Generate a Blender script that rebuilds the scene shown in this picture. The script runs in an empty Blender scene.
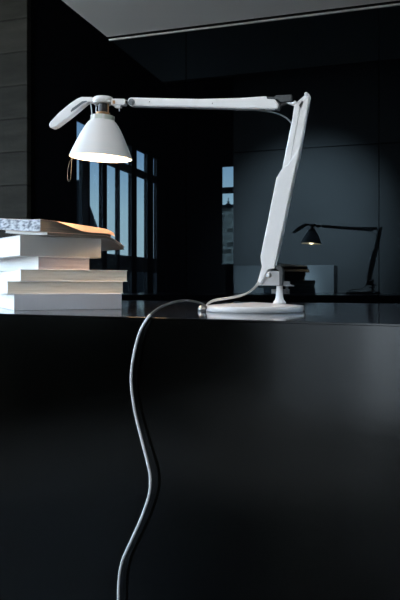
import bpy, bmesh, math, random
from mathutils import Vector, Matrix
random.seed(4)
S = bpy.context.scene
COL = S.collection
R = math.radians

# ------------------------------------------------------------------ camera
# Place frame: X runs along the black glass wall (to the right), Y into that wall, Z up.
F = 667.0                       # focal length in pixels of the 400x600 frame
YAW = R(17.8)                   # camera turned to the left of the wall normal
HZ = 285.5                      # picture row of the horizon
TOP = 0.95                      # counter top height
CZ = TOP + 0.062                # camera height
cam_d = bpy.data.cameras.new('camera')
cam = bpy.data.objects.new('camera', cam_d)
COL.objects.link(cam)
cam.location = (0, 0, CZ)
cam.rotation_euler = (R(90), 0, YAW)
cam_d.sensor_fit = 'VERTICAL'
cam_d.sensor_height = 36.0
cam_d.lens = 36.0 * F / 600.0
cam_d.shift_y = -(300 - HZ) / 600.0
cam_d.clip_start = 0.02
S.camera = cam

# ------------------------------------------------------------------ world (daylight sky)
W = bpy.data.worlds.new('sky')
S.world = W
W.use_nodes = True
nt = W.node_tree
nt.nodes.clear()
wo = nt.nodes.new('ShaderNodeOutputWorld')
bg = nt.nodes.new('ShaderNodeBackground')
bg.inputs['Strength'].default_value = 20.0
tc = nt.nodes.new('ShaderNodeTexCoord')
sx = nt.nodes.new('ShaderNodeSeparateXYZ')
rp = nt.nodes.new('ShaderNodeValToRGB')
e = rp.color_ramp.elements
e[0].position = 0.0;  e[0].color = (0.10, 0.11, 0.12, 1)
e[1].position = 1.0;  e[1].color = (0.70, 0.82, 1.0, 1)
for p, c in ((0.49, (0.12, 0.13, 0.14, 1)), (0.505, (1.0, 1.0, 0.98, 1)), (0.555, (0.86, 0.96, 1.0, 1)), (0.60, (0.44, 0.60, 0.84, 1)), (0.66, (0.36, 0.52, 0.80, 1)), (0.80, (0.6, 0.65, 0.72, 1))):
    k = e.new(p); k.color = c
mp = nt.nodes.new('ShaderNodeMapRange')
mp.inputs['From Min'].default_value = -1; mp.inputs['From Max'].default_value = 1
nt.links.new(tc.outputs['Generated'], sx.inputs[0])
nt.links.new(sx.outputs['Z'], mp.inputs['Value'])
nt.links.new(mp.outputs[0], rp.inputs[0])
nt.links.new(rp.outputs[0], bg.inputs['Color'])
nt.links.new(bg.outputs[0], wo.inputs[0])

# ------------------------------------------------------------------ large lights
def area(name, loc, rot, sx_, sy_, power, color=(1, 1, 1), portal=False):
    d = bpy.data.lights.new(name, 'AREA')
    d.shape = 'RECTANGLE'; d.size = sx_; d.size_y = sy_
    d.energy = power; d.color = color
    if portal: d.cycles.is_portal = True
    o = bpy.data.objects.new(name, d)
    COL.objects.link(o)
    o.location = loc; o.rotation_euler = rot
    return o
# daylight through the glazed left wall (portals guide the sky sampling)
area('window_portal', (-4.12, -2.0, 2.0), (0, R(-90), 0), 2.4, 3.2, 1, portal=True)
# added key light in the unseen, made-up window nearer the counter
area('window_daylight', (-4.10, 1.5, 1.95), (0, R(-90), 0), 2.0, 1.9, 52, (1.0, 0.95, 0.89))
# added overhead fill below the closed ceiling slab, brightening the lamp front
area('rooflight_daylight', (-1.5, -1.0, 4.55), (R(0), 0, 0), 2.2, 1.4, 95, (1.0, 0.97, 0.94))
# added spots without fixtures, making floor pools that reflect in the counter front
for (fx, fy), pw in (((-1.62, -1.35), 14000), ((-2.4, -2.95), 30000), ((-2.80, -0.55), 5000)):
    sd = bpy.data.lights.new('floor_spot', 'SPOT')
    sd.energy = pw; sd.spot_size = R(27); sd.spot_blend = 1.0; sd.shadow_soft_size = 0.08; sd.color = (0.95, 0.98, 1.0)
    so = bpy.data.objects.new('floor_spot', sd)
    COL.objects.link(so)
    so.location = (-0.7, 0.4, 4.05)
    so.rotation_euler = (Vector((fx, fy, 0)) - so.location).to_track_quat('-Z', 'Y').to_euler()
# added spot without a fixture, making the light pool on the rear wall
sd = bpy.data.lights.new('wall_wash_spot', 'SPOT')
sd.energy = 9500; sd.spot_size = R(46); sd.spot_blend = 1.0; sd.shadow_soft_size = 0.08; sd.color = (0.95, 0.98, 1.0)
so = bpy.data.objects.new('wall_wash_spot', sd)
COL.objects.link(so)
so.location = (-0.9, 0.2, 4.05)
so.rotation_euler = (Vector((-1.56, -3.24, 1.8)) - so.location).to_track_quat('-Z', 'Y').to_euler()

S.view_settings.view_transform = 'Standard'
S.view_settings.look = 'None'
S.view_settings.exposure = 0.15
S.view_settings.gamma = 1.0
S.view_settings.use_curve_mapping = False

# ------------------------------------------------------------------ picture ray -> place
CS, SN = math.cos(YAW), math.sin(YAW)
def at_depth(x, y, D):
    u = (x - 200) / F
    return Vector((D * (-SN + u * CS), D * (CS + u * SN), CZ + D * (HZ - y) / F))
def on_plane(x, y, Y):
    u = (x - 200) / F
    return at_depth(x, y, Y / (CS + u * SN))

# ------------------------------------------------------------------ materials
def mat(name, color, rough=0.5, metal=0.0, spec=0.5, ior=1.5, **kw):
    m = bpy.data.materials.new(name); m.use_nodes = True
    b = m.node_tree.nodes['Principled BSDF']
    b.inputs['Base Color'].default_value = (*color, 1)
    b.inputs['Roughness'].default_value = rough
    b.inputs['Metallic'].default_value = metal
    b.inputs['IOR'].default_value = ior
    b.inputs['Specular IOR Level'].default_value = spec
    for k, v in kw.items(): b.inputs[k].default_value = v
    return m
def nodes(m): return m.node_tree.nodes, m.node_tree.links, m.node_tree.nodes['Principled BSDF']
def noise_color(m, c1, c2, scale, detail=4, stretch=None, lo=0.35, hi=0.65, bump=0.0, rough=None):
    N, L, b = nodes(m)
    t = N.new('ShaderNodeTexCoord'); mpn = N.new('ShaderNodeMapping')
    L.new(t.outputs['Object'], mpn.inputs[0])
    if stretch: mpn.inputs['Scale'].default_value = stretch
    n = N.new('ShaderNodeTexNoise'); n.inputs['Scale'].default_value = scale; n.inputs['Detail'].default_value = detail
    L.new(mpn.outputs[0], n.inputs['Vector'])
    r = N.new('ShaderNodeValToRGB')
    r.color_ramp.elements[0].position = lo; r.color_ramp.elements[0].color = (*c1, 1)
    r.color_ramp.elements[1].position = hi; r.color_ramp.elements[1].color = (*c2, 1)
    L.new(n.outputs['Fac'], r.inputs[0]); L.new(r.outputs[0], b.inputs['Base Color'])
    if bump:
        bp = N.new('ShaderNodeBump'); bp.inputs['Strength'].default_value = bump; bp.inputs['Distance'].default_value = 0.004
        L.new(n.outputs['Fac'], bp.inputs['Height']); L.new(bp.outputs[0], b.inputs['Normal'])
    if rough:
        mr = N.new('ShaderNodeMapRange'); mr.inputs['To Min'].default_value = rough[0]; mr.inputs['To Max'].default_value = rough[1]
        L.new(n.outputs['Fac'], mr.inputs['Value']); L.new(mr.outputs[0], b.inputs['Roughness'])
    return m

M = {}
M['black_glass'] = mat('black_glass', (0.0006, 0.0006, 0.0008), 0.004, ior=1.37)
M['black_glass'].node_tree.nodes['Principled BSDF'].inputs['Specular Tint'].default_value = (0.56, 0.82, 1.0, 1)
M['black_matte'] = mat('black_matte', (0.004, 0.004, 0.004), 0.7, spec=0.2)
M['counter_top'] = mat('counter_top', (0.030, 0.034, 0.041), 0.07, ior=1.45)
M['counter_front'] = noise_color(mat('counter_front', (0.002, 0.002, 0.0018), 0.30, ior=1.31, **{'Specular Tint': (0.84, 0.93, 1.0, 1)}), (0.0003, 0.0003, 0.0002), (0.0014, 0.0013, 0.0008), 3.2, 5, rough=(0.10, 0.17))
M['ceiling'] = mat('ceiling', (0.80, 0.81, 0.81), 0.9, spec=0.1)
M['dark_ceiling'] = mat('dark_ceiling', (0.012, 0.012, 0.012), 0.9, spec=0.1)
M['dark_wall'] = mat('dark_wall', (0.008, 0.008, 0.008), 0.9, spec=0.1)
M['pale_wall'] = noise_color(mat('pale_wall', (0.6, 0.6, 0.6), 0.9, spec=0.1), (0.13, 0.132, 0.135), (0.15, 0.152, 0.155), 1.5)
M['frame'] = mat('frame', (0.08, 0.08, 0.085), 0.5)
M['trim'] = mat('trim', (0.55, 0.55, 0.53), 0.4, 0.2)
M['floor'] = noise_color(mat('floor', (0.05, 0.05, 0.05), 0.5), (0.016, 0.016, 0.015), (0.024, 0.0235, 0.0225), 2.5)
M['cabinet'] = mat('cabinet', (0.30, 0.31, 0.32), 0.55)
M['cabinet_dark'] = mat('cabinet_dark', (0.075, 0.08, 0.084), 0.5)

def concrete():
    m = mat('board_concrete', (0.3, 0.3, 0.28), 0.9, spec=0.2)
    N, L, b = nodes(m)
    t = N.new('ShaderNodeTexCoord')
    sp = N.new('ShaderNodeSeparateXYZ'); L.new(t.outputs['Object'], sp.inputs[0])
    # board joints every 0.184 m
    a = N.new('ShaderNodeMath'); a.operation = 'DIVIDE'; a.inputs[1].default_value = 0.194; L.new(sp.outputs['Z'], a.inputs[0])
    ad = N.new('ShaderNodeMath'); ad.operation = 'ADD'; ad.inputs[1].default_value = 0.801; L.new(a.outputs[0], ad.inputs[0])
    fr = N.new('ShaderNodeMath'); fr.operation = 'FRACT'; L.new(ad.outputs[0], fr.inputs[0])
    fl = N.new('ShaderNodeMath'); fl.operation = 'FLOOR'; L.new(ad.outputs[0], fl.inputs[0])
    jr = N.new('ShaderNodeValToRGB')
    q = jr.color_ramp.elements
    q[0].position = 0.0; q[0].color = (0.30, 0.30, 0.30, 1)
    q[1].position = 1.0; q[1].color = (0.9, 0.9, 0.9, 1)
    z = q.new(0.035); z.color = (0.45, 0.45, 0.45, 1)
    z = q.new(0.06); z.color = (1.25, 1.25, 1.25, 1)
    z = q.new(0.12); z.color = (1, 1, 1, 1)
    L.new(fr.outputs[0], jr.inputs[0])
    wn = N.new('ShaderNodeTexWhiteNoise'); wn.noise_dimensions = '1D'; L.new(fl.outputs[0], wn.inputs['W'])
    n = N.new('ShaderNodeTexNoise'); n.inputs['Scale'].default_value = 9; n.inputs['Detail'].default_value = 6
    mpn = N.new('ShaderNodeMapping'); mpn.inputs['Scale'].default_value = (0.5, 1, 2.2); L.new(t.outputs['Object'], mpn.inputs[0]); L.new(mpn.outputs[0], n.inputs['Vector'])
    n2 = N.new('ShaderNodeTexNoise'); n2.inputs['Scale'].default_value = 70; n2.inputs['Detail'].default_value = 3; L.new(t.outputs['Object'], n2.inputs['Vector'])
    r = N.new('ShaderNodeValToRGB')
    r.color_ramp.elements[0].position = 0.3; r.color_ramp.elements[0].color = (0.011, 0.011, 0.0092, 1)
    r.color_ramp.elements[1].position = 0.75; r.color_ramp.elements[1].color = (0.024, 0.024, 0.0205, 1)
    L.new(n.outputs['Fac'], r.inputs[0])
    mr = N.new('ShaderNodeMapRange'); mr.inputs['To Min'].default_value = 0.8; mr.inputs['To Max'].default_value = 1.15; L.new(wn.outputs['Value'], mr.inputs['Value'])
    m1 = N.new('ShaderNodeMix'); m1.data_type = 'RGBA'; m1.blend_type = 'MULTIPLY'; m1.inputs['Factor'].default_value = 1
    L.new(r.outputs[0], m1.inputs['A']); L.new(jr.outputs[0], m1.inputs['B'])
    m2 = N.new('ShaderNodeMix'); m2.data_type = 'RGBA'; m2.blend_type = 'MULTIPLY'; m2.inputs['Factor'].default_value = 1
    L.new(m1.outputs['Result'], m2.inputs['A']); L.new(mr.outputs[0], m2.inputs['B'])
    L.new(m2.outputs['Result'], b.inputs['Base Color'])
    s1 = N.new('ShaderNodeMath'); s1.operation = 'MULTIPLY_ADD'; s1.inputs[1].default_value = 0.25; L.new(n2.outputs['Fac'], s1.inputs[0]); L.new(jr.outputs[0], s1.inputs[2])
    bp = N.new('ShaderNodeBump'); bp.inputs['Strength'].default_value = 0.6; bp.inputs['Distance'].default_value = 0.006
    L.new(s1.outputs[0], bp.inputs['Height']); L.new(bp.outputs[0], b.inputs['Normal'])
    return m
M['concrete'] = concrete()

def pane_glass():
    m = bpy.data.materials.new('window_glass'); m.use_nodes = True
    N, L = m.node_tree.nodes, m.node_tree.links
    N.clear()
    o = N.new('ShaderNodeOutputMaterial'); mx = N.new('ShaderNodeMixShader')
    tr = N.new('ShaderNodeBsdfTransparent'); gl = N.new('ShaderNodeBsdfGlossy'); gl.inputs['Roughness'].default_value = 0.02
    tr.inputs['Color'].default_value = (0.93, 0.97, 0.97, 1)
    mx.inputs[0].default_value = 0.05
    L.new(tr.outputs[0], mx.inputs[1]); L.new(gl.outputs[0], mx.inputs[2]); L.new(mx.outputs[0], o.inputs[0])
    return m
M['pane'] = pane_glass()

M['white'] = mat('white_lacquer', (0.86, 0.865, 0.87), 0.32, **{'Coat Weight': 0.15})
M['white_satin'] = mat('white_satin', (0.78, 0.79, 0.80), 0.5)
M['bracket_grey'] = mat('bracket_grey', (0.42, 0.43, 0.44), 0.5)
M['grey_plastic'] = mat('grey_plastic', (0.04, 0.048, 0.052), 0.5)
M['mid_grey'] = mat('mid_grey', (0.13, 0.15, 0.165), 0.4)
M['dark_plastic'] = mat('dark_plastic', (0.012, 0.012, 0.013), 0.4)
M['steel'] = mat('steel', (0.6, 0.61, 0.62), 0.28, 1.0)
M['brass'] = mat('socket_brass', (0.35, 0.20, 0.10), 0.35, 0.8)
M['socket'] = mat('socket_black', (0.03, 0.028, 0.026), 0.3)
M['frost'] = mat('frosted_collar', (0.62, 0.68, 0.63), 0.35, **{'Transmission Weight': 0.25})
M['cord'] = mat('cord_grey', (0.72, 0.75, 0.78), 0.4)
M['cord_dark'] = mat('cord_dark_grey', (0.10, 0.11, 0.115), 0.35)
M['cord_clear'] = mat('clear_cord', (0.40, 0.40, 0.39), 0.3)
M['wire_grey'] = mat('wire_grey', (0.045, 0.05, 0.055), 0.4)
M['shade'] = mat('shade_white', (0.76, 0.77, 0.785), 0.45)
M['shade_inside'] = mat('shade_inside_white', (0.88, 0.87, 0.85), 0.5)
bm_ = bpy.data.materials.new('bulb_glow'); bm_.use_nodes = True
b_ = bm_.node_tree.nodes['Principled BSDF']
b_.inputs['Base Color'].default_value = (1, 0.9, 0.8, 1)
b_.inputs['Emission Color'].default_value = (1.0, 0.66, 0.36, 1); b_.inputs['Emission Strength'].default_value = 14
M['bulb'] = bm_

def page_mat(name, c1, c2):
    m = mat(name, c1, 0.85, spec=0.15)
    return noise_color(m, c1, c2, 9, 3, stretch=(0.6, 0.6, 90), lo=0.3, hi=0.7, bump=0.25)
M['pages_white'] = page_mat('pages_white', (0.72, 0.72, 0.73), (0.84, 0.84, 0.84))
M['pages_cream'] = page_mat('pages_cream', (0.60, 0.56, 0.48), (0.78, 0.74, 0.66))
M['pages_pale'] = page_mat('pages_pale', (0.62, 0.66, 0.72), (0.72, 0.75, 0.80))
M['pages_violet'] = page_mat('pages_violet', (0.34, 0.31, 0.34), (0.50, 0.46, 0.48))
M['pages_warm'] = page_mat('pages_warm', (0.10, 0.095, 0.085), (0.17, 0.16, 0.14))
M['pages_speck'] = noise_color(mat('pages_speckled', (0.5, 0.5, 0.5), 0.8), (0.08, 0.09, 0.12), (0.42, 0.45, 0.50), 130, 3, stretch=(0.35, 0.35, 1.3), lo=0.36, hi=0.6)
M['cover_white'] = mat('cover_white', (0.78, 0.78, 0.78), 0.45)
M['cover_grey'] = mat('cover_grey', (0.36, 0.36, 0.35), 0.5)
M['cover_dark'] = mat('cover_dark', (0.10, 0.10, 0.10), 0.45)
M['cover_blue'] = mat('cover_pale_blue', (0.50, 0.54, 0.60), 0.5)
M['cover_print'] = noise_color(mat('cover_print', (0.5, 0.4, 0.3), 0.4), (0.60, 0.50, 0.42), (0.16, 0.13, 0.11), 22, 2, lo=0.42, hi=0.6)
M['cover_tan'] = mat('cover_tan', (0.62, 0.42, 0.33), 0.45)
M['brick'] = None
def brick():
    m = mat('old_brick', (0.2, 0.2, 0.2), 0.9)
    N, L, b = nodes(m)
    t = N.new('ShaderNodeTexCoord'); mpn = N.new('ShaderNodeMapping'); mpn.inputs['Rotation'].default_value = (R(90), 0, 0)
    L.new(t.outputs['Object'], mpn.inputs[0])
    k = N.new('ShaderNodeTexBrick'); k.inputs['Scale'].default_value = 1.1; k.inputs['Mortar Size'].default_value = 0.05
    k.inputs['Color1'].default_value = (0.34, 0.31, 0.25, 1); k.inputs['Color2'].default_value = (0.09, 0.08, 0.065, 1); k.inputs['Mortar'].default_value = (0.45, 0.42, 0.35, 1)
    L.new(mpn.outputs[0], k.inputs['Vector']); L.new(k.outputs[0], b.inputs['Base Color'])
    return m
M['brick'] = brick()
M['roof'] = mat('roof_slate', (0.012, 0.013, 0.015), 0.8, spec=0.1)
M['foliage'] = noise_color(mat('foliage', (0.02, 0.03, 0.015), 0.9), (0.012, 0.016, 0.008), (0.04, 0.05, 0.025), 6)
M['ground'] = mat('ground', (0.10, 0.10, 0.10), 0.9)

# ------------------------------------------------------------------ mesh helpers
def obj(name, bm, m, parent=None, smooth=None, bevel=0.0, segs=2):
    bmesh.ops.remove_doubles(bm, verts=bm.verts[:], dist=1e-6)
    bmesh.ops.recalc_face_normals(bm, faces=bm.faces[:])
    me = bpy.data.meshes.new(name)
    bm.to_mesh(me); bm.free()
    mats = m if isinstance(m, (list, tuple)) else [m]
    for q in mats: me.materials.append(q)
    o = bpy.data.objects.new(name, me)
    COL.objects.link(o)
    if parent: o.parent = parent
    if bevel:
        md = o.modifiers.new('edge', 'BEVEL'); md.width = bevel; md.segments = segs; md.limit_method = 'ANGLE'; md.angle_limit = R(35)
    if smooth is not None:
        for p in me.polygons: p.use_smooth = True
        me.set_sharp_from_angle(angle=R(smooth))
    return o
def box(bm, a, b, mtx=None, mi=0):
    vs = []
    for z in (a[2], b[2]):
        for x, y in ((a[0], a[1]), (b[0], a[1]), (b[0], b[1]), (a[0], b[1])):
            v = Vector((x, y, z))
            vs.append(bm.verts.new(mtx @ v if mtx else v))
    for f in ((0, 3, 2, 1), (4, 5, 6, 7), (0, 1, 5, 4), (1, 2, 6, 5), (2, 3, 7, 6), (3, 0, 4, 7)):
        q = bm.faces.new([vs[i] for i in f]); q.material_index = mi
    return bm
def boxes(*lst):
    bm = bmesh.new()
    for a, b in lst: box(bm, a, b)
    return bm
def prism(pts, y0, y1, bm=None):
    """pts: (x, z) outline, extruded from y0 to y1"""
    bm = bm or bmesh.new()
    A = [bm.verts.new((p[0], y0, p[1])) for p in pts]
    B = [bm.verts.new((p[0], y1, p[1])) for p in pts]
    bm.faces.new(A); bm.faces.new(B[::-1])
    n = len(pts)
    for i in range(n): bm.faces.new((A[i], A[(i + 1) % n], B[(i + 1) % n], B[i]))
    return bm
def lathe(profile, n=64, bm=None, mtx=None, cap0=False, cap1=False):
    """profile: (r, z) about the z axis"""
    bm = bm or bmesh.new()
    rings = []
    for r, z in profile:
        if r < 1e-6:
            v = Vector((0, 0, z)); rings.append([bm.verts.new(mtx @ v if mtx else v)])
        else:
            ring = []
            for i in range(n):
                t = 2 * math.pi * i / n
                v = Vector((r * math.cos(t), r * math.sin(t), z))
                ring.append(bm.verts.new(mtx @ v if mtx else v))
            rings.append(ring)
    for a, b in zip(rings, rings[1:]):
        for i in range(n):
            j = (i + 1) % n
            if len(a) == 1 and len(b) == 1: continue
            if len(a) == 1: bm.faces.new((a[0], b[i], b[j]))
            elif len(b) == 1: bm.faces.new((a[i], a[j], b[0]))
            else: bm.faces.new((a[i], a[j], b[j], b[i]))
    if cap0 and len(rings[0]) > 1: bm.faces.new(rings[0][::-1])
    if cap1 and len(rings[-1]) > 1: bm.faces.new(rings[-1])
    return bm
def spline(pts, per=8):
    P = [Vector(p) for p in pts]
    P = [2 * P[0] - P[1]] + P + [2 * P[-1] - P[-2]]
    out = []
    for i in range(1, len(P) - 2):
        a, b, c, d = P[i - 1:i + 3]
        for k in range(per):
            t = k / per
            out.append(0.5 * ((2 * b) + (c - a) * t + (2 * a - 5 * b + 4 * c - d) * t * t + (3 * b - a - 3 * c + d) * t ** 3))
    out.append(P[-2])
    return out
def tube(path, r, n=10, bm=None):
    bm = bm or bmesh.new()
    path = [Vector(p) for p in path]
    rings = []
    up = None
    for i, p in enumerate(path):
        t = (path[min(i + 1, len(path) - 1)] - path[max(i - 1, 0)]).normalized()
        if up is None:
            up = Vector((0, 0, 1)) if abs(t.z) < 0.9 else Vector((1, 0, 0))
        a = t.cross(up).normalized(); b = a.cross(t).normalized(); up = b
        rr = r[i] if isinstance(r, (list, tuple)) else r
        rings.append([bm.verts.new(p + rr * (math.cos(2 * math.pi * k / n) * a + math.sin(2 * math.pi * k / n) * b)) for k in range(n)])
    for A, B in zip(rings, rings[1:]):
        for i in range(n): bm.faces.new((A[i], A[(i + 1) % n], B[(i + 1) % n], B[i]))
    bm.faces.new(rings[0][::-1]); bm.faces.new(rings[-1])
    return bm
def tag(o, label, cat, group=None, kind=None):
    o['label'] = label; o['category'] = cat
    if group: o['group'] = group
    if kind: o['kind'] = kind
    return o
def thing(name, label, cat, loc, rz=0, group=None):
    o = bpy.data.objects.new(name, None); COL.objects.link(o)
    o.location = loc; o.rotation_euler = (0, 0, rz); o.empty_display_size = 0.05
    return tag(o, label, cat, group)
def struct(o, label=None, cat=None):
    o['kind'] = 'structure'
    if label: o['label'] = label
    if cat: o['category'] = cat
    return o

# ------------------------------------------------------------------ the setting
XL, XR, YR, YW, ZC = -4.0, 3.2, -3.74, 3.42, 4.4
struct(obj('floor', boxes(((XL - 0.1, YR - 0.1, -0.1), (XR + 0.1, YW + 0.2, 0))), M['floor']), 'dark floor of the room', 'floor')
# black glass wall: three tall panels with fine open seams, on a black backing
wf = struct(obj('wall_far', boxes(((-2.25, YW + 0.02, 0), (XR, YW + 0.2, ZC))), M['black_matte']), 'black glass wall behind the counter, reflecting the room', 'wall')
for i in range(6):
    x0 = -2.189 + 1.0115 * i
    if x0 > XR: break
    bmp = boxes(((x0 + 0.0022, YW, 0.0), (min(x0 + 1.0115, XR) - 0.0022, YW + 0.016, 2.402 if i > 0 else ZC)))
    if i == 0:
        bmp.free(); bmp = prism([(x0 + 0.0022, 0), (x0 + 1.0093, 0), (x0 + 1.0093, 2.402), (-1.655, 2.402), (-1.655, ZC), (x0 + 0.0022, ZC)], YW, YW + 0.016)
    obj('glass_panel', bmp, M['black_glass'], wf)
# board-marked concrete wall left of the glass
struct(obj('wall_far_left', boxes(((XL, 3.38, 0), (-2.14, YW + 0.2, ZC))), M['concrete'], bevel=0.004), 'board-marked grey concrete wall beside the black glass', 'wall')
# lowered grey ceiling over the counter, with the dark room ceiling above
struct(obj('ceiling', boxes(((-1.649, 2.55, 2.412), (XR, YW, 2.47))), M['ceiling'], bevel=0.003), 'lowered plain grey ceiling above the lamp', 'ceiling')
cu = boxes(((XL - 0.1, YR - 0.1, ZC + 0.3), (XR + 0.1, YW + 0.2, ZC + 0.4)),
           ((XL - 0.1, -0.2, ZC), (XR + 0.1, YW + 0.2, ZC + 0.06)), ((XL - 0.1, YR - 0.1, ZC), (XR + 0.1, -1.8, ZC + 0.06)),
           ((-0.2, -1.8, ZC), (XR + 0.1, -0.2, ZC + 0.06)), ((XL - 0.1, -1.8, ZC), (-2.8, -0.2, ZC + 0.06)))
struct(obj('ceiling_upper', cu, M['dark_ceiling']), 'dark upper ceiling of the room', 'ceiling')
struct(obj('trim_1', boxes(((-1.633, YW - 0.012, 2.387), (XR, YW, 2.396))), M['trim'], bevel=0.002), 'thin bright rail along the top of the black glass wall', 'trim')
struct(obj('wall_right', boxes(((XR, YR, 0), (XR + 0.1, 1.0, ZC)), ((XR, 1.8, 0), (XR + 0.1, YW, ZC)), ((XR, 1.0, 0), (XR + 0.1, 1.8, 1.3)), ((XR, 1.0, 2.1), (XR + 0.1, 1.8, ZC))), M['dark_wall']), 'dark side wall of the room', 'wall')

w = struct(obj('window_9', boxes(((XR + 0.04, 1.0, 1.3), (XR + 0.09, 1.04, 2.1)), ((XR + 0.04, 1.76, 1.3), (XR + 0.09, 1.8, 2.1)), ((XR + 0.04, 1.04, 1.3), (XR + 0.09, 1.76, 1.34)), ((XR + 0.04, 1.04, 2.06), (XR + 0.09, 1.76, 2.1))), M['frame']), 'small window of the right-hand wall', 'window')  # made-up opening out of view, brings fill from the right
obj('pane', boxes(((XR + 0.06, 1.02, 1.32), (XR + 0.066, 1.78, 2.08))), M['pane'], w)
# left wall: slim dark framing with tall glazed openings (seen in the black glass)
DP = 0.05
opens = [(o_[0] + 0.26, o_[1] + 0.26) for o_ in [(-1.20, -0.86), (-1.58, -1.21), (-2.09, -1.72), (-2.55, -2.14), (-3.16, -2.75), (-3.565, -3.42)]]
rows = [(0.90, 1.22), (1.45, 2.68), (2.79, 3.08)]
near = (0.55, 2.45)
wl = boxes(((XL - DP, YR, 0), (XL, YW - 0.04, 0.90)), ((XL - DP, YR, 3.08), (XL, YW - 0.04, ZC)))
edges = [YR] + [v for o_ in sorted(opens) for v in o_] + [near[0], near[1], YW - 0.04]
for a, b in zip(edges[0::2], edges[1::2]): box(wl, (XL - DP, a, 0.90), (XL, b, 3.08))
struct(obj('wall_left', wl, M['dark_wall']), 'dark glazed side wall, mirrored in the black glass', 'wall')
for i, (a, b) in enumerate(opens):
    fr = boxes(((XL - DP, a, 0.90), (XL - DP + 0.012, a + 0.012, 3.08)), ((XL - DP, b - 0.012, 0.90), (XL - DP + 0.012, b, 3.08)),
               ((XL - DP, a, 1.22), (XL - 0.004, b, 1.45)), ((XL - DP, a, 2.68), (XL - 0.004, b, 2.79)))
    if i == 0: box(fr, (XL - DP, a + 0.012, 1.45), (XL - 0.004, b - 0.15, 2.68))
    w = struct(obj('window_%d' % (i + 1), fr, M['frame']), 'tall narrow window of the glazed side wall', 'window')
    for z0, z1 in rows:
        obj('pane', boxes(((XL - DP + 0.002, a + 0.006, z0), (XL - DP + 0.008, b - 0.006, z1))), M['pane'], w)
    # grey reveal strip on the far jamb
    obj('jamb', boxes(((XL - DP, a - 0.002, 0.9), (XL + 0.006, a + 0.002, 3.08))), M['frame'], w)
nw = boxes(((XL - DP, near[0], 0.90), (XL - 0.01, near[0] + 0.04, 3.08)), ((XL - DP, near[1] - 0.04, 0.90), (XL - 0.01, near[1], 3.08)),
           ((XL - DP, near[0], 0.90), (XL - 0.01, near[1], 0.94)), ((XL - DP, near[0], 3.04), (XL - 0.01, near[1], 3.08)))
w = struct(obj('window_7', nw, M['frame']), 'broad window beside the concrete wall', 'window')  # added out of view to let in the key light from the left
obj('pane', boxes(((XL - DP + 0.012, near[0] + 0.03, 0.93), (XL - DP + 0.018, near[1] - 0.03, 3.05))), M['pane'], w)

# rear wall: pale panelled part and a slit window beside it
PX = -2.69
rw = boxes(((PX, -3.34, 0), (XR, -3.24, 3.075)), ((PX, -3.34, 3.095), (XR, -3.245, ZC)), ((PX, -3.34, 3.07), (XR, -3.27, 3.10)))
struct(obj('wall_rear', rw, M['pale_wall']), 'pale rear wall, mirrored dimly in the black glass', 'wall')
rs = boxes(((XL, YR - DP, 0), (-3.02, YR, ZC)), ((-3.02, YR - DP, 0), (-2.60, YR, 1.35)), ((-3.02, YR - DP, 2.97), (-2.60, YR, ZC)), ((-2.72, YR - DP, 1.35), (-2.60, YR, 2.97)),
           ((PX, YR - DP, 0), (PX + 0.08, -3.34, ZC)))
struct(obj('wall_rear_left', rs, M['dark_wall']), 'dark rear wall with a slit window', 'wall')
w = struct(obj('window_8', boxes(((-3.02, YR - DP, 2.53), (-2.72, YR - 0.005, 2.63)), ((-3.02, YR - DP, 1.35), (-2.72, YR - 0.005, 1.37))), M['frame']), 'slit window of the rear wall', 'window')
for z0, z1 in ((1.36, 2.53), (2.63, 2.97)):
    obj('pane', boxes(((-3.02, YR - 0.03, z0), (-2.72, YR - 0.024, z1))), M['pane'], w)

# ------------------------------------------------------------------ the town outside (seen only as a reflection)
def img(x, y, *, X=None, Y=None):
    """place behind the camera that shows at picture point (x, y) in the glass wall"""
    u = (x - 200) / F
    dx, dy = (-SN + u * CS), (CS + u * SN)
    D = X / dx if X is not None else (2 * YW - Y) / dy
    return Vector((D * dx, 2 * YW - D * dy, CZ + D * (HZ - y) / F))
struct(obj('ground', boxes(((-60, -60, -3.2), (40, 60, -3.0))), M['ground']), 'ground outside', 'ground')
# brick building behind the slit window
a = img(219, 207, Y=-14); b = img(240, 207, Y=-14)
bb = thing('brick_building', 'grey stone building with a roof finial seen through the slit window', 'building', (a.x, -14, -3.0))
obj('wall', boxes(((-0.2, -3, 0), (2.2, 0, a.z + 3))), M['brick'], bb)
c = img(227.5, 206, Y=-14)
fx = c.x - a.x
obj('roof', prism([(-0.3, a.z + 2.98), (2.3, a.z + 2.98), (2.3, a.z + 3.06), (-0.3, a.z + 3.06)], -3.1, 0.06), M['roof'], bb)
obj('finial', lathe([(0, 0.26), (0.012, 0.24), (0.012, 0.14), (0.05, 0.12), (0.02, 0.08), (0.08, 0.05), (0.08, 0)], 12, mtx=Matrix.Translation((fx, -0.1, a.z + 3.05))), M['roof'], bb)
# dark gabled house left of the windows
hp = [img(x_, y_, X=-12) for x_, y_ in ((60, 168), (70, 171), (70, 179), (79, 180), (79, 188), (84, 189), (98, 228), (103, 256))]
hs = thing('gabled_house', 'dark house with a stepped gable outside the tall windows', 'building', (-12, hp[0].y, -3.0))
rot = Matrix.Rotation(R(90), 4, 'Z')
bmh = prism([(0, 0)] + [(q.y - hp[0].y, q.z + 3) for q in hp] + [(hp[-1].y - hp[0].y, 0)], 0, 3); bmh.transform(rot)
obj('wall', bmh, M['roof'], hs)
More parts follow.
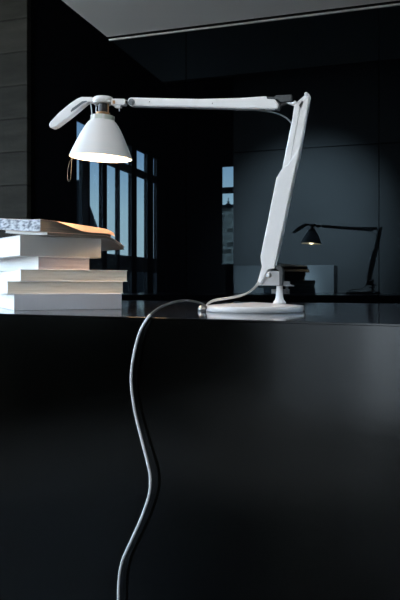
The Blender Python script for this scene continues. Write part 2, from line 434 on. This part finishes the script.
# far roofline
rl = thing('row_of_houses', 'low dark roofline outside beyond the tall windows', 'building', (-24, -30, -3.0))
prof = [(-40, 0), (-40, 4.6)]
random.seed(9)
y_ = -39.0
while y_ < 30:
    h_ = 4.6 + random.random() * 0.9
    wv = 2.0 + random.random() * 2.2
    prof += [(y_, h_), (y_ + wv * 0.5, h_ + random.random() * 0.7), (y_ + wv, h_)]
    y_ += wv + 0.02
prof += [(30.5, 0)]
bmr = prism(prof, 0, 3); bmr.transform(rot)
obj('wall', bmr, M['roof'], rl)

# ------------------------------------------------------------------ sideboard at the rear (seen in the glass)
sa = img(234, 266, Y=-2.70); sb = img(290, 266, Y=-2.70); sc_ = img(334, 266, Y=-2.70)
sbd = thing('sideboard', 'long low grey sideboard at the rear wall, mirrored behind the lamp', 'cabinet', (sa.x, -2.70, 0))
obj('carcass', boxes(((0, -0.45, 0), (sb.x - sa.x, 0, sa.z))), M['cabinet_dark'], sbd, bevel=0.004)
obj('door', boxes(((sb.x - sa.x + 0.004, -0.45, 0.0), (sc_.x - sa.x, 0.012, sa.z))), M['cabinet'], sbd, bevel=0.004)

# ------------------------------------------------------------------ counter
# front edge line measured from the photograph: turned about 9.7 degrees against the glass wall
TH = R(27.5) - YAW
P0 = at_depth(200, 300, 1.242)
ct = thing('counter', 'long black counter with a glossy top carrying the lamp and books', 'counter', (P0.x, P0.y, 0), -TH)
DEPTH = 1.23
L0, L1 = -2.35, 1.6
obj('countertop', boxes(((L0, 0, TOP - 0.004), (L1, DEPTH, TOP))), [M['counter_front'], M['counter_top']], ct, bevel=0.0006).data.polygons[1].material_index = 1
obj('front_panel', boxes(((L0, 0.0002, 0.0), (L1, 0.03, TOP - 0.0042))), M['counter_front'], ct)
obj('back_panel', boxes(((L0, DEPTH - 0.03, 0.0), (L1, DEPTH - 0.0015, TOP - 0.0042))), M['black_matte'], ct, bevel=0.001)
for x0 in (L0, L1 - 0.03):
    obj('side_panel', boxes(((x0 + 0.0015, 0.032, 0.0), (x0 + 0.0285, DEPTH - 0.032, TOP - 0.0042))), M['black_matte'], ct)

# ------------------------------------------------------------------ desk lamp
YL = 1.563
B = on_plane(254.3, 311, YL); B.z = TOP + 0.0004
lamp = thing('desk_lamp', 'white jointed desk lamp with a bell shade standing on the black counter', 'lamp', B)
def L2(x, y):
    p = on_plane(x, y, YL)
    return (p.x - B.x, p.z - B.z)
def L3(x, y, dy=0.0):
    p = on_plane(x, y, YL + dy)
    return Vector((p.x - B.x, dy, p.z - B.z))
def plate(name, pts, hw, m, bevel=0.0012, off=0.0, parent=lamp, segs=2):
    return obj(name, prism([L2(*p) for p in pts], off - hw, off + hw), m, parent, bevel=bevel, segs=segs, smooth=40)
PXM = 1.6 / F            # metres per picture pixel at the lamp
obj('base', lathe([(0, 0.0025), (0.110, 0.0025), (0.1125, 0.0), (0.116, 0.0), (0.1185, 0.003), (0.1185, 0.0122), (0.1175, 0.0134), (0.07, 0.0178), (0, 0.0215)], 96), M['white'], lamp, smooth=40)
sx0 = L2(279.5, 300)[0]
zt = L2(279.5, 285.8)[1]
obj('stem', lathe([(0.0, 0.019), (0.0155, 0.019), (0.0150, 0.0225), (0.0105, 0.0275), (0.0088, 0.034), (0.0078, 0.046), (0.0070, zt), (0, zt)], 40, mtx=Matrix.Translation((sx0, 0, 0))), M['white_satin'], lamp, smooth=50)
br = plate('bracket', [(258.8, 285.4), (258.6, 283.2), (260.5, 279.5), (266.2, 271.6), (271.5, 270.6), (281.5, 271.2), (281.5, 285.6)], 0.011, M['bracket_grey'])
bs = bmesh.new(); lathe([(0, 0.0), (0.0062, 0.0), (0.0062, 0.003), (0.0045, 0.004), (0, 0.004)], 24, bs, Matrix.Translation(L3(268.7, 275.2, -0.0108)) @ Matrix.Rotation(R(90), 4, 'X'))
obj('screw', bs, M['steel'], br, smooth=40)
plate('clamp_block', [(276.8, 265.8), (281.5, 265.4), (283.8, 270.5), (283.4, 285.8), (280.2, 285.8), (280.0, 270.8), (277, 269.8)], 0.0125, M['grey_plastic'])
plate('clamp_jaw', [(283.6, 281.2), (290.0, 281.4), (290.0, 284.4), (294.0, 285.2), (294.0, 286.4), (283.6, 286.2)], 0.006, M['mid_grey'])
plate('clamp_bar', [(269.8, 289.0), (288.2, 289.3), (288.2, 294.2), (269.8, 293.8)], 0.003, M['mid_grey'], off=0.02)
plate('clamp_arm', [(272, 283), (287, 283), (287, 293.5), (284.5, 293.5), (284.5, 285), (272, 285)], 0.004, M['grey_plastic'], off=0.016)

# lower arm: back blade, front blade and the wide casing
la = plate('lower_arm', [(302.8, 103), (307.6, 94.2), (309.6, 94.4), (310.4, 97.2), (299.6, 158), (293.8, 181), (275.4, 268), (268, 266), (287.5, 172), (296.5, 118), (300.2, 110)], 0.0115, M['white'], 0.003, off=0.001)
plate('front_blade', [(295.0, 105.8), (297.5, 103.8), (300.8, 105.2), (300.6, 112), (289.5, 174), (281, 180), (283.2, 168), (293.2, 119)], 0.008, M['white'], 0.0025, off=-0.004, parent=la)
plate('arm_casing', [(284.0, 169.0), (281.6, 172.2), (277.6, 179.0), (269.0, 222), (261.8, 256.5), (262.3, 262), (263.2, 266.5), (258.3, 284.0), (259.2, 285.6), (262.0, 285.0), (267.0, 275.0), (269.5, 269.8), (275.4, 268.6), (285.5, 221), (294.4, 178.5), (299.4, 157), (300.4, 148), (296, 156), (289, 166)], 0.0155, M['white'], 0.008, off=-0.001, parent=la, segs=4)
plate('joint_link', [(286.5, 103.3), (289.5, 102.8), (296.5, 103.2), (306.0, 95.0), (308.3, 95.6), (303.5, 104.5), (297.5, 107.3), (293, 105.6)], 0.006, M['white_satin'], 0.001)
bs = bmesh.new(); lathe([(0, 0.0), (0.0042, 0.0), (0.0042, 0.024), (0.003, 0.0255), (0, 0.0255)], 24, bs, Matrix.Translation(L3(307.6, 96.6, 0.0125)) @ Matrix.Rotation(R(90), 4, 'X'))
obj('joint_pin', bs, M['white_satin'], lamp, smooth=40)
bs = bmesh.new(); lathe([(0, 0.0), (0.0048, 0.0), (0.0048, 0.024), (0.003, 0.0255), (0, 0.0255)], 24, bs, Matrix.Translation(L3(296.4, 105.2, 0.0125)) @ Matrix.Rotation(R(90), 4, 'X'))
obj('joint_pin', bs, M['steel'], lamp, smooth=40)
plate('joint_strut', [(300.0, 106.5), (302.8, 102.0), (304.0, 103.0), (301.2, 109.5)], 0.004, M['dark_plastic'], 0.0005, off=-0.009)

# upper arm
ua = plate('upper_arm', [(128.6, 101.6), (129.8, 98.9), (132, 98.1), (200, 99.6), (240, 98.6), (264.5, 97.0), (267.4, 97.0), (268.0, 99.4), (275.6, 99.8), (279.8, 105.4), (278.2, 110.0), (262, 109.6), (245, 109.4), (200, 108.0), (132, 106.6), (129.4, 105.2)], 0.0085, M['white'], 0.0035, segs=3)
plate('arm_rail', [(134, 106.0), (200, 107.4), (245, 108.8), (265, 109.4), (265, 110.4), (245, 110.0), (200, 108.8), (134, 107.4)], 0.005, M['mid_grey'], 0.0004, parent=ua)
plate('arm_end_cap', [(276.2, 101.2), (279.5, 102.4), (281.4, 106.5), (279.2, 110.6), (275.2, 110.4)], 0.007, M['grey_plastic'], 0.001, parent=ua)
bs = bmesh.new(); lathe([(0, 0.0), (0.0075, 0.0), (0.0085, 0.001), (0.0085, 0.004), (0.005, 0.005), (0.0045, 0.007), (0, 0.007)], 32, bs, Matrix.Translation(L3(131.8, 102.3, -0.0075)) @ Matrix.Rotation(R(90), 4, 'X'))
obj('pivot_screw', bs, M['mid_grey'], ua, smooth=40)
bs = bmesh.new(); lathe([(0, 0.0), (0.0011, 0.0), (0.0011, 0.0014), (0, 0.0014)], 12, bs, Matrix.Translation(L3(149.6, 101.9, -0.008)) @ Matrix.Rotation(R(90), 4, 'X'))
obj('rivet', bs, M['dark_plastic'], ua)
bs = bmesh.new(); lathe([(0, 0.0), (0.0011, 0.0), (0.0011, 0.0014), (0, 0.0014)], 12, bs, Matrix.Translation(L3(212.6, 103.4, -0.008)) @ Matrix.Rotation(R(90), 4, 'X'))
obj('rivet', bs, M['dark_plastic'], ua)
plate('counterweight', [(267.2, 97.6), (275.2, 97.6), (276.4, 96.0), (292.4, 95.4), (292.6, 102.2), (281.0, 103.0), (277.8, 100.2), (267.6, 99.8)], 0.008, M['grey_plastic'], 0.0012)
plate('link_rod', [(280.5, 103.4), (287.4, 102.6), (288.0, 104.0), (281.5, 106.4)], 0.003, M['dark_plastic'], 0.0004)
obj('arm_cord', tube(spline([L3(236, 109.8, 0.004), L3(255, 110.0, 0.004), L3(272, 112.2, 0.005), L3(283, 116.0, 0.005), L3(290.5, 122.0, 0.004), L3(294.5, 130, 0.002)]), 0.0019), M['mid_grey'], lamp, smooth=60)

# head: ring, connector, handle, socket, collar, shade
hc = L3(103.2, 101, 0)
sc_head = lambda px: px * on_plane(103, 100, YL).length / F * 0.985
k = 1.717 / F
zr0, zr1 = L2(103, 104.0)[1], L2(103, 97.6)[1]
obj('head_ring', lathe([(0, zr0), (9.4 * k, zr0), (10.3 * k, zr0 + 0.003), (10.3 * k, zr1 - 0.004), (9.6 * k, zr1 - 0.001), (8 * k, zr1), (0, zr1)], 48, mtx=Matrix.Translation((hc.x, 0, 0))), M['white'], lamp, smooth=45)
cn = plate('connector', [(112, 99.2), (125.4, 99.4), (126.2, 100.2), (126.2, 105.0), (125.2, 105.8), (112, 105.6)], 0.0075, M['white_satin'], 0.0015)
plate('connector_slot', [(114.0, 101.2), (116.4, 101.2), (116.4, 104.6), (114.0, 104.6)], 0.0008, M['brass'], 0, off=-0.0078, parent=cn)
plate('connector_pin', [(126.0, 101.0), (130, 101.0), (130, 103.6), (126.0, 103.6)], 0.004, M['dark_plastic'], 0.0005)
sw = plate('switch', [(115.2, 105.2), (121.4, 105.2), (121.4, 108.0), (115.2, 107.8)], 0.005, M['white_satin'], 0.001)
plate('switch_lever', [(118.8, 107.6), (119.8, 107.6), (119.8, 111.4), (119.0, 111.4)], 0.0012, M['steel'], 0.0003, parent=sw)
hd = plate('handle', [(94.4, 97.9), (83.2, 97.7), (79.0, 99.4), (72, 104.0), (61, 113.0), (51.8, 122.8), (50.8, 125.0), (51.0, 127.2), (52.4, 128.8), (54.2, 129.0), (58, 127.4), (70.5, 118.0), (80.2, 110.0), (86.4, 104.6), (89.2, 103.0), (94.4, 103.2)], 0.0105, M['white'], 0.004, segs=3)
plate('handle_slot', [(72.6, 112.0), (74.2, 109.4), (84.0, 102.4), (88.4, 101.8), (88.8, 102.8), (85.2, 104.2), (76.2, 111.0), (73.2, 113.0)], 0.001, M['mid_grey'], 0.0003, off=-0.0102, parent=hd)
obj('tension_wire', tube([L3(90.6, 102.5, 0), L3(91.6, 110, 0), L3(92.4, 117, 0)], 0.0016), M['steel'], lamp, smooth=60)
# tilted bell shade with everything that hangs in line with it
zs = L2(102.5, 120.5)[1]
sc0 = L3(102.8, 115.8, 0)
tilt = Matrix.Translation((sc0.x, 0, sc0.z)) @ Matrix.Rotation(R(3.8), 4, 'Y') @ Matrix.Rotation(R(1.6), 4, 'X')
def dz(px): return -px * k
prof_o = [(10.5, 4.6), (12.2, 5.0), (14.2, 7.0), (16.4, 10.0), (18.8, 14.0), (21.4, 19.0), (24.0, 24.6), (26.6, 30.4), (29.0, 36.0), (31.0, 41.0), (32.0, 43.2)]
prof_o = [(r * 0.992, 4.6 + (z - 4.6) * 0.968) for r, z in prof_o]
prof = [(r * k, dz(z)) for r, z in prof_o]
inner = [((r - 0.9) * k, dz(z + (0.3 if i else 0.9))) for i, (r, z) in enumerate(prof_o)]
shade = obj('lamp_shade', lathe(prof + inner[::-1], 72, mtx=tilt), M['shade'], lamp, smooth=50)
obj('collar', lathe([(7.5 * k, dz(4.9)), (11.0 * k, dz(4.9)), (11.3 * k, dz(3.6)), (11.3 * k, dz(0.6)), (10.8 * k, 0), (7.5 * k, 0), (7.5 * k, dz(4.9))], 48, mtx=tilt), M['frost'], lamp, smooth=40)
for a_ in (20, 75, 110, 160, 215, 250, 300):
    mt = tilt @ Matrix.Rotation(R(a_), 4, 'Z')
    cl = bmesh.new(); box(cl, (10.8 * k, -0.0028, dz(5.2)), (11.9 * k, 0.0028, dz(0.2)), mt)
    obj('collar_rib', cl, M['white_satin'], lamp, bevel=0.0006)
zt0 = (L2(103, 104.0)[1] - sc0.z) / k
obj('socket', lathe([(0, dz(-zt0)), (5.2 * k, dz(-zt0)), (5.2 * k, dz(-5)), (4.8 * k, dz(-4.6)), (4.8 * k, dz(8)), (0, dz(8))], 32, mtx=tilt), M['socket'], lamp, smooth=40)
obj('socket_ring', lathe([(5.0 * k, dz(-3.6)), (7.2 * k, dz(-3.0)), (7.4 * k, dz(-0.4)), (5.0 * k, 0.001)], 32, mtx=tilt), M['brass'], lamp, smooth=40)
for x_ in (108.4, 96.2):
    obj('socket_post', tube([L3(x_, 103.8, -0.006), L3(x_ - 0.2, 116.2, -0.006)], 0.0017 if x_ > 100 else 0.0012), M['brass'] if x_ > 100 else M['steel'], lamp, smooth=60)
bulb = obj('bulb', lathe([(0, dz(33)), (4.0 * k, dz(32.2)), (6.6 * k, dz(29.5)), (7.6 * k, dz(26)), (6.8 * k, dz(21)), (4.8 * k, dz(15)), (4.4 * k, dz(8)), (0, dz(8))], 32, mtx=tilt), M['bulb'], lamp, smooth=60)
pl = bpy.data.lights.new('bulb_light', 'POINT'); pl.energy = 3.0; pl.color = (1.0, 0.60, 0.30); pl.shadow_soft_size = 0.02
plo = bpy.data.objects.new('bulb_light', pl); COL.objects.link(plo); plo.parent = bulb
plo.location = tilt @ Vector((0, 0, dz(37)))
# thin wire loop hanging from the shade rim
rim = tilt @ Vector((-31.0 * k, -0.004, dz(42.2)))
dn = lambda x, y: L3(x, y, -0.004)
obj('pull_wire', tube(spline([rim, dn(69.6, 162), dn(67.6, 172), dn(67.8, 179.5), dn(69.2, 181.4), dn(70.6, 178), dn(71.0, 170), dn(71.8, 161.5), dn(72.4, 157.4)]), 0.0006, 8), M['wire_grey'], lamp, smooth=60)

# cord: from the arm foot over the base, round the clip, and down the counter front
def C(x, y, D):
    return at_depth(x, y, D) - B
pc = obj('power_cord', tube(spline([L3(260.5, 280.5, -0.012), L3(256.5, 286.0, -0.02), L3(250, 291.4, -0.03), L3(242, 295.0, -0.035), L3(228, 297.8, -0.03), L3(216, 299.6, -0.015), L3(209.5, 302.2, -0.004), L3(205.2, 307.0, 0.0), L3(203.8, 309.0, -0.002)]), 0.0022), M['cord_clear'], lamp, smooth=60)
obj('cord_wire', tube(spline([L3(258.5, 281.5, -0.014), L3(254.5, 287.0, -0.024), L3(248, 292.6, -0.034), L3(240, 296.4, -0.039), L3(227, 299.0, -0.034), L3(215, 300.9, -0.019), L3(208.5, 303.8, -0.008), L3(204.6, 308.0, -0.003), L3(203.2, 309.6, -0.004)]), 0.0016), M['cord_clear'], pc, smooth=60)
cb = L3(202.6, 309.6, 0)
obj('cord_clip', lathe([(0, 0), (0.0085, 0), (0.0095, 0.003), (0.008, 0.009), (0.0045, 0.0125), (0, 0.0135)], 24, mtx=Matrix.Translation((cb.x - 0.001, -0.006, 0))), M['steel'], pc, smooth=50)
obj('cord_loop', tube(spline([C(202, 309.8, 1.60), C(205.5, 309.9, 1.585), C(206.4, 307.6, 1.57), C(202.5, 304.0, 1.55), C(195, 301.6, 1.51), C(185, 300.6, 1.46), C(173, 302.4, 1.40), C(162, 306.6, 1.35), C(155, 311.0, 1.318), C(150, 315.2, 1.2945)]), 0.0026), M['cord_dark'], pc, smooth=60)
fd = lambda x, g: 1.242 / (1 + math.tan(R(27.5)) * (x - 200) / F) - g
hang = [(150, 315.2, -0.003), (148.0, 317.6, 0.0075), (145.4, 321.8, 0.012), (140.4, 331, 0.014), (134.6, 351, 0.014), (131.2, 378, 0.013), (134.2, 408, 0.014), (142, 441, 0.016), (148.4, 466, 0.018), (150.4, 480, 0.019), (148.6, 497, 0.020), (140, 521, 0.022), (129.6, 544, 0.022), (122, 562, 0.020), (119, 580, 0.018), (118.4, 600, 0.018), (118.6, 640, 0.02), (120, 700, 0.03), (123, 745, 0.05)]
pts = [C(x, y, 1.2945 if i == 0 else fd(x, g)) for i, (x, y, g) in enumerate(hang)]
e1 = pts[-1].copy()
pts += [Vector((e1.x + 0.0, e1.y - 0.04, -TOP + 0.03)), Vector((e1.x - 0.05, e1.y - 0.12, -TOP + 0.0032)), Vector((e1.x - 0.25, e1.y - 0.16, -TOP + 0.0032)), Vector((e1.x - 0.6, e1.y - 0.1, -TOP + 0.0032))]
obj('cord_drop', tube(spline(pts), 0.0028, 12), M['cord'], pc, smooth=60)

# ------------------------------------------------------------------ books, bottom to top
DB = 1.76
def book(name, label, cat, corner_px, depth, z0, h, length, width, rot, mp_front, mp_left, mcover, cover_t=0.0012, over=0.0015, spine_front=False, group='books stacked under the lamp shade'):
    """corner = nearest vertical edge; the front face runs right and back from it, the left face runs left and back"""
    p = at_depth(corner_px, 300, depth)
    # rot: angle of the front face against the picture plane, front recedes to the right
    a = YAW + rot
    t = thing(name, label, cat, (p.x, p.y, z0), a, group)
    bm = boxes(((over, over, cover_t), (length - over, width - over, h - cover_t)))
    for f in bm.faces:
        c = f.calc_center_median()
        f.material_index = 1 if c.x < over * 1.01 + 1e-5 else 0
    obj('page_block', bm, [mp_front, mp_left], t, bevel=0.0006)
    for z in (0, h - cover_t):
        obj('cover', boxes(((0, 0, z), (length, width, z + cover_t))), mcover, t, bevel=0.0004)
    if spine_front:
        obj('spine', boxes(((0, -0.0004, 0.0002), (length, over - 0.0002, h - 0.0002))), mcover, t, bevel=0.001)
    return t
scale = lambda D: D / F
z = TOP
def H(px, D=DB): return px * D / F
BK = [
    ('paperback_book', 'thick pale blue paperback at the bottom of the stack, lying on the counter', 14.0, 1.645, 16.6, 0.276, 0.30, R(24), 'pages_pale', 'pages_white', 'cover_blue', True),
    ('paperback_book', 'paperback with cream page edges, second from the bottom and jutting out furthest', 7.0, 1.650, 12.6, 0.300, 0.33, R(24), 'pages_cream', 'pages_white', 'cover_white', False),
    ('paperback_book', 'paperback with cream page edges under the thin violet-grey one, third from the bottom', 20.0, 1.660, 12.0, 0.282, 0.35, R(25.5), 'pages_cream', 'pages_white', 'cover_white', False),
    ('paperback_book', 'short paperback with violet-grey page edges between cream pages and the thick grey book', 38.0, 1.680, 13.2, 0.146, 0.31, R(37), 'pages_violet', 'pages_white', 'cover_white', False),
    ('paperback_book', 'thick grey-spined book lying under the magazines near the top of the stack', 20.0, 1.665, 21.0, 0.228, 0.27, R(37), 'cover_grey', 'pages_white', 'cover_grey', True),
]
for nm, lb, cx_, D_, hpx, ln, wd, rt, m1, m2, m3, sp_ in BK:
    h = hpx * D_ / F
    book(nm, lb, 'book', cx_, D_, z, h, ln, wd, rt, M[m1], M[m2], M[m3], spine_front=sp_)
    z += h + 0.0002
ZB = z + 0.0004

MAG0 = []
# magazines: soft, drooping to the right beyond the books below
def magazine(label, corner_px, depth, z0, h, length, width, rot, x0, droop, lift, taper, m_pages, m_left, m_cover, m_under, flap=0.0):
    p = at_depth(corner_px, 300, depth)
    t = thing('magazine', label, 'magazine', (p.x, p.y, z0), YAW + rot, 'magazines on top of the book stack')
    off = Vector((0, 0))
    if MAG0:
        d_ = p - MAG0[0]; ca, sa = math.cos(YAW + rot), math.sin(YAW + rot)
        off = Vector((d_.x * ca + d_.y * sa, -d_.x * sa + d_.y * ca))
    else: MAG0.append(p)
    def bend(x, y): return bend0(x + off.x, max(0.0, y + off.y))
    def bend0(x, y): return -droop * (max(0.0, x - x0) / 0.10) ** 1.5 + lift * (y / 0.22) ** 1.3 * max(0.0, min(1.0, 1 - x / 0.245))
    def top(x): return h * (1 - taper * max(0.0, x / length) ** 1.2)
    def slab(fa, fb, ins, mats, name, front=None):
        n, q = 20, 6
        bm = bmesh.new(); V = {}
        for i in range(n + 1):
            for j in range(q + 1):
                x = ins + (length - 2 * ins) * i / n; y = ins + (width - 2 * ins) * j / q
                V[i, j, 0] = bm.verts.new((x, y, fa(x) + bend(x, y))); V[i, j, 1] = bm.verts.new((x, y, fb(x) + bend(x, y)))
        for i in range(n):
            for j in range(q):
                bm.faces.new((V[i, j, 0], V[i, j + 1, 0], V[i + 1, j + 1, 0], V[i + 1, j, 0]))
                bm.faces.new((V[i, j, 1], V[i + 1, j, 1], V[i + 1, j + 1, 1], V[i, j + 1, 1]))
        for i in range(n):
            bm.faces.new((V[i, 0, 0], V[i + 1, 0, 0], V[i + 1, 0, 1], V[i, 0, 1])); bm.faces.new((V[i, q, 0], V[i, q, 1], V[i + 1, q, 1], V[i + 1, q, 0]))
        for j in range(q):
            f = bm.faces.new((V[0, j, 0], V[0, j, 1], V[0, j + 1, 1], V[0, j + 1, 0])); f.material_index = 1 if len(mats) > 1 else 0
            bm.faces.new((V[n, j, 0], V[n, j + 1, 0], V[n, j + 1, 1], V[n, j, 1]))
        return obj(name, bm, mats, t, smooth=40)
    slab(lambda x: 0.0008, lambda x: top(x) - 0.0008, 0.002, [m_pages, m_left], 'page_block')
    slab(lambda x: 0.0, lambda x: 0.0008, 0, [m_under], 'cover')
    slab(lambda x: top(x) - 0.0008, lambda x: top(x), 0, [m_cover], 'cover')
    if flap:      # limp front margin of the top cover, hanging over the page edges
        bm = bmesh.new(); n = 24; prev = None
        for i in range(n + 1):
            x = length * (0.16 + 0.86 * i / n)
            f = flap * min(1.0, max(0.05, (i / n) / 0.45)) * (1.0 - 0.35 * max(0, i / n - 0.6) / 0.4)
            zz = top(min(x, length)) + bend(x, 0)
            ring = [bm.verts.new(v) for v in ((x, 0.001, zz), (x, -0.003, zz - 0.0012), (x, -0.0075, zz - f), (x, -0.0066, zz - f), (x, -0.0022, zz - 0.0018), (x, 0.001, zz - 0.0008))]
            if prev:
                for k_ in range(6): bm.faces.new((prev[k_], prev[(k_ + 1) % 6], ring[(k_ + 1) % 6], ring[k_]))
            else: bm.faces.new(ring)
            prev = ring
        bm.faces.new(prev[::-1])
        obj('cover_flap', bm, M['cover_tan'], t, smooth=50)
    return t
h1 = 3.2 * 1.7 / F
magazine('thin dark magazine under the speckled one, its corner reaching out furthest right', 47.0, 1.68, ZB, h1, 0.245, 0.22, R(44), 0.182, 0.055, 0.018, 0.0, M['pages_warm'], M['pages_white'], M['cover_tan'], M['cover_dark'])
ZB += h1 + 0.0003
h2 = 12.0 * 1.7 / F
magazine('thick magazine with speckled page edges topping the book stack', 40.0, 1.67, ZB, h2, 0.222, 0.22, R(44), 0.182, 0.055, 0.018, 0.45, M['pages_warm'], M['pages_speck'], M['cover_print'], M['cover_dark'], flap=0.017)
